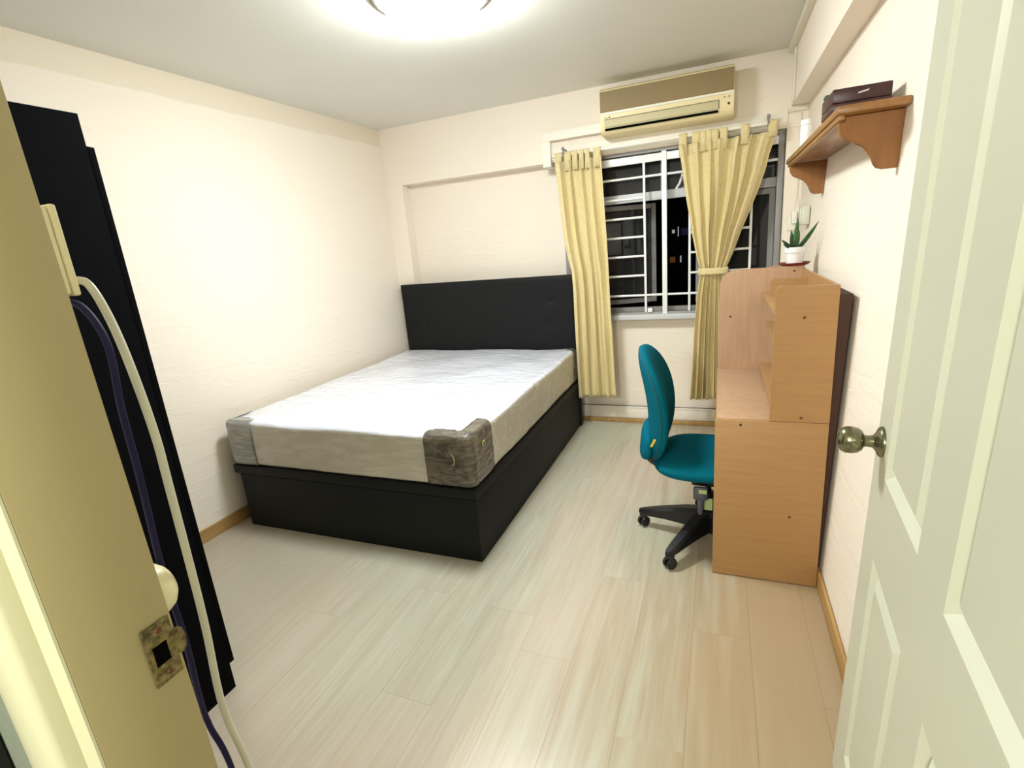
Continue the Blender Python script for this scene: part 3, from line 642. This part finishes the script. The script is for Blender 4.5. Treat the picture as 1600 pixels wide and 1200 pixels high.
# ------------------------------------------------------------------ curtains
def curtain(name, rows, npl, amp, y0, phase, label, xw=None, taper=None, nu=170, nv=70):
    """rows: (z, xl, xr, amplitude factor)"""
    bm = B(); g = []
    rows = sorted(rows, key=lambda r: -r[0])
    def at(z):
        for a, b in zip(rows, rows[1:]):
            if a[0] >= z >= b[0]:
                t = (a[0]-z)/(a[0]-b[0]); t = t*t*(3-2*t) if False else t
                return [a[k]+(b[k]-a[k])*t for k in range(1, 4)]
        return rows[-1][1:]
    zt, zb = rows[0][0], rows[-1][0]
    for j in range(nv+1):
        z = zt+(zb-zt)*j/nv; xl, xr, af = at(z); r = []
        for i in range(nu+1):
            s = i/nu
            sw_ = s+.018*math.sin(s*17+phase)+.012*math.sin(s*31+phase*2)
            ph = 2*math.pi*npl*sw_+.25*math.sin(z*2.2+s*5)
            fold = math.sin(ph); fold = math.copysign(abs(fold)**.6, fold)
            d = fold*(.6+.9*abs(noise.noise(Vector((s*4, phase, z*.7)))))+.3*math.sin(2.3*ph+phase)*(.4+noise.noise(Vector((s*6, z*1.1, 3+phase))))+.35*noise.noise(Vector((s*11, z*2.6, phase)))+.5*math.sin(s*5+phase)
            y = y0-amp*af*d
            xx = xl+(xr-xl)*s+.25*amp*af*math.cos(ph)*min(1, s*8, (1-s)*8)
            zz = z
            if j == nv: zz += .006*math.sin(ph)
            r.append(bm.verts.new((xx, y, zz)))
        g.append(r)
    for j in range(nv):
        for i in range(nu): bm.faces.new((g[j][i], g[j][i+1], g[j+1][i+1], g[j+1][i]))
    o = obj(name, bm, M['curtain'], smooth='all')
    m = o.modifiers.new('thickness', 'SOLIDIFY'); m.thickness = .0018
    return o
def tab(par, xc, w, zb, zt, lean=0):
    # a cloth loop passing over the rod
    yc, rr = -.085, .0175; prof = [(yc-rr-.006, zb)]+[(yc-rr*math.cos(t), zt+rr*math.sin(t)) for t in [i*math.pi/8 for i in range(9)]]+[(yc+rr+.004, zb+.03)]
    bm = B(); prev = None; th_ = .0025
    for q in range(2):
        pass
    rows = []
    for (yy, zz) in prof:
        f = (zz-zb)/(zt-zb); rows.append([bm.verts.new((xc+s*w/2+lean*(1-f), yy, zz)) for s in (-1, -.33, .33, 1)])
    for a, b in zip(rows, rows[1:]):
        for k in range(3): bm.faces.new((a[k], a[k+1], b[k+1], b[k]))
    o = obj('tab', bm, M['curtain'], par, smooth='all'); m = o.modifiers.new('thickness', 'SOLIDIFY'); m.thickness = .003
cl = thing('curtain', (1.7, -.09, 2.06), 'long straight cream tab-top curtain hanging beside the headboard', 'curtain', 'cream window curtains')
c = curtain('cloth', [(2.02, 1.505, 1.832, .8), (1.69, 1.528, 1.846, 1), (1.50, 1.541, 1.853, 1), (1.36, 1.562, 1.857, 1), (1.24, 1.586, 1.860, 1), (1.1, 1.593, 1.863, 1), (.88, 1.594, 1.868, 1.05), (.262, 1.597, 1.886, 1.15)], 4.2, .032, -.098, 1.3, '')
c.parent = cl; c.matrix_parent_inverse = cl.matrix_world.inverted()
for xc, w in ((1.523, .052), (1.592, .050), (1.645, .04), (1.692, .034), (1.735, .034), (1.803, .052)): tab(cl, xc, w, 1.955, 2.066)
cr_ = thing('curtain', (2.6, -.09, 2.06), 'cream tab-top curtain tied back at its waist behind the desk', 'curtain', 'cream window curtains')
c = curtain('cloth', [(2.015, 2.345, 2.925, .75), (1.887, 2.366, 2.885, .9), (1.8, 2.376, 2.868, 1), (1.669, 2.396, 2.826, 1.05), (1.553, 2.417, 2.782, 1.05), (1.44, 2.434, 2.738, 1.0), (1.30, 2.462, 2.692, .8), (1.215, 2.485, 2.655, .6), (1.165, 2.485, 2.648, .6), (1.05, 2.468, 2.655, .8), (.80, 2.452, 2.665, .95), (.53, 2.441, 2.672, 1.05), (.27, 2.424, 2.685, 1.15)], 7, .031, -.098, .4, '')
c.parent = cr_; c.matrix_parent_inverse = cr_.matrix_world.inverted()
for xc, w, zb in ((2.372, .048, 1.94), (2.452, .05, 1.95), (2.495, .036, 1.955), (2.530, .034, 1.96), (2.567, .04, 1.96), (2.618, .044, 1.958), (2.742, .050, 1.965), (2.898, .052, 1.985)): tab(cr_, xc, w, zb, 2.066)
bm = B(); ring = []
for k in range(41):
    t_ = 2*math.pi*k/40; ring.append((2.568+.092*math.cos(t_), -.094+.036*math.sin(t_)))
vv = [[bm.verts.new((a, b, 1.19+dz)) for a, b in ring[:-1]] for dz in (-.022, -.01, .01, .022)]
for A, Bq in zip(vv, vv[1:]):
    for k in range(40): bm.faces.new((A[k], A[(k+1) % 40], Bq[(k+1) % 40], Bq[k]))
o = obj('tieback', bm, M['curtain'], cr_, smooth='all'); s = o.modifiers.new('thickness', 'SOLIDIFY'); s.thickness = .004; s.offset = 1
rod = thing('curtain_rod', (2.2, -.085, 2.066), 'white curtain rod across the top of the window', 'curtain rod')
bm = B(); tube(bm, [(1.475, -.085, 2.066), (2.2, -.085, 2.066)], .0125, 16); tube(bm, [(2.2, -.085, 2.066), (2.925, -.085, 2.066)], .0105, 16); obj('pole', bm, M['plastic'], rod, smooth=True)
for xc in (1.560, 2.872):
    bm = B(); tube(bm, [(xc, -.001, 2.10), (xc, -.06, 2.103), (xc, -.085, 2.093), (xc, -.104, 2.068), (xc, -.09, 2.048)], .006, 8); lathe(bm, [(.014, 0), (.012, .006), (0, .008)], (xc, -.001, 2.10), (0, -1, 0), 14)
    lathe(bm, [(0, -.012), (.009, -.008), (.012, 0), (.009, .008), (0, .012)], (xc, -.098, 2.105), (0, 0, 1), 12); obj('hook', bm, M['alu_dark'], rod, smooth=True)

# ------------------------------------------------------------------ air conditioner
ac = thing('air_conditioner', (2.26, 0, 2.13), 'aged cream split air conditioner mounted above the window', 'air conditioner')
ax0, ax1 = 1.852, 2.672
bm = B(); prism(bm, [(0, 2.412), (-.165, 2.412), (-.186, 2.400), (-.192, 2.385), (-.196, 2.24), (-.196, 2.175), (-.180, 2.145), (-.15, 2.13), (0, 2.13)], 0, ax0, ax1)
bmesh.ops.bevel(bm, geom=[e for e in bm.edges if abs(e.verts[0].co.x-e.verts[1].co.x) < 1e-5], offset=.004, segments=2, affect='EDGES'); body = obj('body', bm, M['ac'], ac, smooth=True)
bm = B(); prism(bm, [(-.1915, 2.392), (-.196, 2.390), (-.1995, 2.268), (-.1955, 2.266)], 0, ax0+.004, ax1-.004); obj('intake_panel', bm, M['ac_panel'], ac, label='tan intake panel')
bm = B(); prism(bm, [(-.1955, 2.263), (-.203, 2.261), (-.203, 2.252), (-.1955, 2.248)], 0, ax0+.002, ax1-.002); obj('front_lip', bm, M['plastic'], ac)
bm = B(); prism(bm, [(-.1965, 2.219), (-.199, 2.219), (-.199, 2.178), (-.185, 2.150), (-.183, 2.153), (-.1965, 2.180)], 0, ax0+.03, ax1-.088); obj('louvre', bm, M['ac_flap'], ac, label='pale outlet louvre')
bm = B(); prism(bm, [(-.1995, 2.166), (-.2005, 2.164), (-.194, 2.153), (-.191, 2.154)], 0, ax0+.032, ax1-.09); obj('outlet_slot', bm, M['dark'], ac)
boxes('louvre_edge', [(ax0+.03, ax1-.088, -.1985, -.195, 2.219, 2.223), (ax1-.088, ax1-.084, -.1985, -.195, 2.172, 2.223)], M['ac_mark'], ac)
bm = B(); lathe(bm, [(.008, 0), (.007, .002), (0, .003)], (ax1-.03, -.196, 2.195), (0, -1, 0), 14); obj('sensor', bm, M['mahog'], ac)
for dx in (-.055, -.028): boxes('indicator', [(ax1+dx-.005, ax1+dx+.005, -.1975, -.195, 2.231, 2.236)], M['ac_mark'], ac)
bm = B()
for k, (dx, w, h) in enumerate(((0, .006, .005), (.009, .005, .004), (.017, .007, .004), (.027, .010, .008))): box(bm, ax0+.032+dx, ax0+.032+dx+w, -.1975, -.195, 2.229, 2.229+h)
obj('badge', bm, M['ac_mark'], ac)

# ------------------------------------------------------------------ ceiling lamp
LX, LY = 1.50, -1.75
lp = thing('ceiling_lamp', (LX, LY, H), 'round glowing ceiling lamp in the middle of the ceiling', 'lamp')
bm = B(); lathe(bm, [(.10, 0), (.247, -.001), (.252, -.007), (.246, -.014), (.212, -.024), (.200, -.020)], (LX, LY, H-.001), (0, 0, 1), 64); obj('rim', bm, M['lamp_ring'], lp, smooth=True)
bm = B(); lathe(bm, [(.205, -.022)]+[(.205*math.cos(t), -.026-.083*math.sin(t)) for t in [i*math.pi/24 for i in range(1, 12)]]+[(0, -.109)], (LX, LY, H), (0, 0, 1), 48); obj('glass_dome', bm, M['lamp_dome'], lp, smooth='all')

# ------------------------------------------------------------------ wall shelf and what stands on it
sh = thing('wall_shelf', (3.0, -1.4, 1.76), 'honey pine wall shelf on two scrolled brackets above the desk', 'shelf')
SX0 = 2.912
boxes('board', [(SX0, 3.0855, -2.07, -.79, 1.746, 1.768)], M['wood'], sh, bev=.004)
boxes('edge_moulding', [(SX0+.006, SX0+.022, -2.055, -.805, 1.731, 1.746)], M['wood'], sh, bev=.003)
def bracket(y0, y1):
    pts = [(3.0855, 1.745), (2.925, 1.745)]
    pts += [(2.925, 1.722), (2.929, 1.703), (2.940, 1.687), (2.957, 1.676), (2.976, 1.669), (2.993, 1.659), (3.006, 1.643), (3.014, 1.624), (3.020, 1.607), (3.029, 1.595), (3.043, 1.590), (3.0795, 1.590)]
    bm = B(); prism(bm, pts, 1, y0, y1); bmesh.ops.bevel(bm, geom=[e for e in bm.edges if abs(e.verts[0].co.y-e.verts[1].co.y) < 1e-5], offset=.002, segments=1, affect='EDGES'); obj('bracket', bm, M['wood_red'], sh)
bracket(-2.022, -2.002); bracket(-.840, -.820)
bx = thing('leatherette_box', (2.985, -1.93, 1.769), 'flat dark red leatherette box lying on the near end of the wall shelf', 'box')
boxes('case', [(2.911, 3.059, -1.979, -1.797, 1.7685, 1.7905)], M['mahog'], bx, bev=.003)
boxes('cover', [(2.911, 3.059, -1.979, -1.797, 1.791, 1.829)], M['mahog'], bx, bev=.003)
bm = B(); prism(bm, [(2.974, 1.808), (2.976, 1.8125), (3.002, 1.817), (3.001, 1.8125)], 1, -1.9798, -1.9788); obj('printed_badge', bm, M['silver'], bx)
cu = thing('white_cylinder', (2.978, -.9, 1.769), 'tall plain white cylinder standing on the far end of the wall shelf', 'container')
bm = B(); lathe(bm, [(.022, 0), (.024, .004), (.024, .130), (.022, .134)], (2.979, -.9, 1.7685), seg=28); obj('tube', bm, M['whitecer'], cu, smooth=True)
bm = B(); lathe(bm, [(.0245, .1345), (.0245, .155), (.020, .159), (0, .16)], (2.979, -.9, 1.7685), seg=28); obj('cap', bm, M['whitecer'], cu, smooth=True)
bo = thing('small_bottle', (2.93, -1.75, 1.769), 'small white bottle with dark green cap just beyond the dark red box', 'bottle')
bm = B(); lathe(bm, [(.014, 0), (.016, .003), (.016, .045), (.010, .052)], (2.932, -1.77, 1.7685), seg=20); obj('body', bm, M['whitecer'], bo, smooth=True)
bm = B(); lathe(bm, [(.0115, .0525), (.014, .060), (.012, .068), (.015, .077), (.010, .086), (0, .087)], (2.932, -1.77, 1.7685), seg=12); obj('cap', bm, M['leafdark'], bo, smooth=True)

# ------------------------------------------------------------------ potted succulent
PX, PY, PZ = 2.962, -.90, 1.2505
sc = thing('saucer', (PX, PY, PZ), 'dark red saucer under the plant pot on top of the desk hutch', 'saucer')
bm = B(); lathe(bm, [(.045, 0), (.062, .004), (.072, .014), (.074, .016), (.070, .0165), (.058, .008), (.040, .0065), (0, .006)], (PX, PY, PZ), seg=40); obj('dish', bm, M['saucer'], sc, smooth=True)
pot = thing('potted_succulent', (PX, PY, PZ+.0075), 'green succulent in a small white pot on a dark red saucer', 'plant')
bm = B(); z0 = PZ+.0085; lathe(bm, [(.036, 0), (.038, .002), (.043, .052), (.0435, .056), (.049, .057), (.051, .082), (.049, .084), (.044, .082), (.043, .070), (0, .070)], (PX, PY, z0), seg=40); obj('pot', bm, M['whitecer'], pot, smooth=True)
bm = B(); lathe(bm, [(.0425, 0), (.03, .004), (0, .006)], (PX, PY, z0+.0705), seg=20); obj('soil', bm, M['soil'], pot)
def leaf(base, tip, w, m, bend=.0):
    bm = B(); b_, t_ = Vector(base), Vector(tip); d = t_-b_; side = d.cross(Vector((.2, -1, .1))).normalized(); up = side.cross(d).normalized()
    secs = []
    for k in range(9):
        s = k/8; c = b_+d*s+up*bend*math.sin(s*math.pi)*d.length; ww = w*(1-s**2.2)**.8*(.75+.5*math.sin(min(1, s*2)*math.pi/2)) if k < 8 else .0006
        secs.append([bm.verts.new(c+side*ww*math.cos(a)+up*ww*.45*math.sin(a)) for a in [q*math.pi/4 for q in range(8)]])
    for A, Bq in zip(secs, secs[1:]):
        for i in range(8): bm.faces.new((A[i], A[(i+1) % 8], Bq[(i+1) % 8], Bq[i]))
    bm.faces.new(secs[0]); bm.faces.new(secs[-1][::-1]); obj('leaf', bm, m, pot, smooth='all')
zb = z0+.072
leaf((PX-.004, PY, zb), (PX+.004, PY-.02, zb+.150), .012, M['leaf'])
leaf((PX+.012, PY, zb), (PX+.082, PY-.10, zb+.128), .010, M['leaf'], .05)
leaf((PX-.012, PY+.005, zb), (PX-.022, PY-.01, zb+.095), .010, M['leafdark'])
leaf((PX-.016, PY, zb), (PX-.066, PY-.03, zb+.052), .009, M['leafdark'], .06)
leaf((PX-.012, PY-.01, zb), (PX-.060, PY-.05, zb+.030), .009, M['leafdark'], .08)
leaf((PX-.004, PY-.014, zb), (PX-.028, PY-.052, zb+.062), .009, M['leafdark'])
leaf((PX+.006, PY+.012, zb), (PX+.020, PY+.04, zb+.09), .009, M['leaf'])

# ------------------------------------------------------------------ socket by the window corner
so = thing('wall_socket', (3.045, 0, 1.46), 'white wall socket with a plug on the narrow wall strip beside the window', 'socket')
boxes('socket_box', [(3.012, 3.068, -.022, -.0005, 1.415, 1.495)], M['plastic'], so, bev=.003)
boxes('plug', [(3.030, 3.062, -.066, -.023, 1.455, 1.535)], M['plastic'], so, bev=.006)
bm = B(); tube(bm, smooth_path([(3.045, -.05, 1.53), (3.045, -.05, 1.56), (3.055, -.012, 1.62), (3.06, -.006, 1.75), (3.06, -.006, 2.11)], 6), .0035, 8); obj('cord', bm, M['plastic'], so, smooth='all')
ad = thing('plug_adapter', (3.06, -.45, 1.5), 'pale green-white plug adapter on the right wall beside the corner socket', 'adapter')
boxes('adapter_body', [(3.030, 3.0735, -.50, -.40, 1.445, 1.545)], M['door'], ad, bev=.008)
boxes('adapter_base', [(3.026, 3.0295, -.492, -.408, 1.453, 1.537)], M['plastic'], ad, bev=.001)

# ------------------------------------------------------------------ corridor cabinet and the neighbour block outside
cb = thing('corridor_cabinet', (1.4, -3.8, 0), 'black cabinet in the corridor, glimpsed at the bottom left corner', 'cabinet')
boxes('carcass', [(1.15, 1.672, -3.82, YC-.008, 0.0, 1.30)], M['cab'], cb, bev=.003)
boxes('door_panel', [(1.155, 1.408, -3.84, -3.821, .05, 1.28)], M['cab'], cb, bev=.002)
boxes('door_panel', [(1.412, 1.667, -3.84, -3.821, .05, 1.28)], M['cab'], cb, bev=.002)
nb = thing('neighbour_block', (2, 9.2, 0), 'dark apartment block seen at night through the window', 'building')
boxes('facade', [(-8, 10, 9.2, 9.6, -4, 8)], mat('night_facade', (26, 26, 30), .9, var=.2, vscale=(1, 1, 1)), nb)
lit = mat('lit_window_pale', (190, 190, 190), .5, emit=(225, 225, 220), estr=.35); amb = mat('lit_window_amber', (150, 90, 40), .5, emit=(190, 110, 50), estr=.12); dimm = mat('dim_window', (60, 60, 75), .5, emit=(60, 62, 90), estr=.15)
for b_, m in (((1.55, 1.61, 1.46, 1.54), lit), ((1.68, 1.70, 1.38, 1.60), lit), ((1.76, 1.90, 1.40, 1.56), dimm), ((1.50, 1.62, .78, .92), amb), ((1.73, 1.76, .78, .93), lit), ((.2, .5, .7, 1.1), dimm), ((3.4, 3.7, 1.3, 1.7), dimm)):
    boxes('window', [(b_[0], b_[1], 9.17, 9.199, b_[2], b_[3])], m, nb)
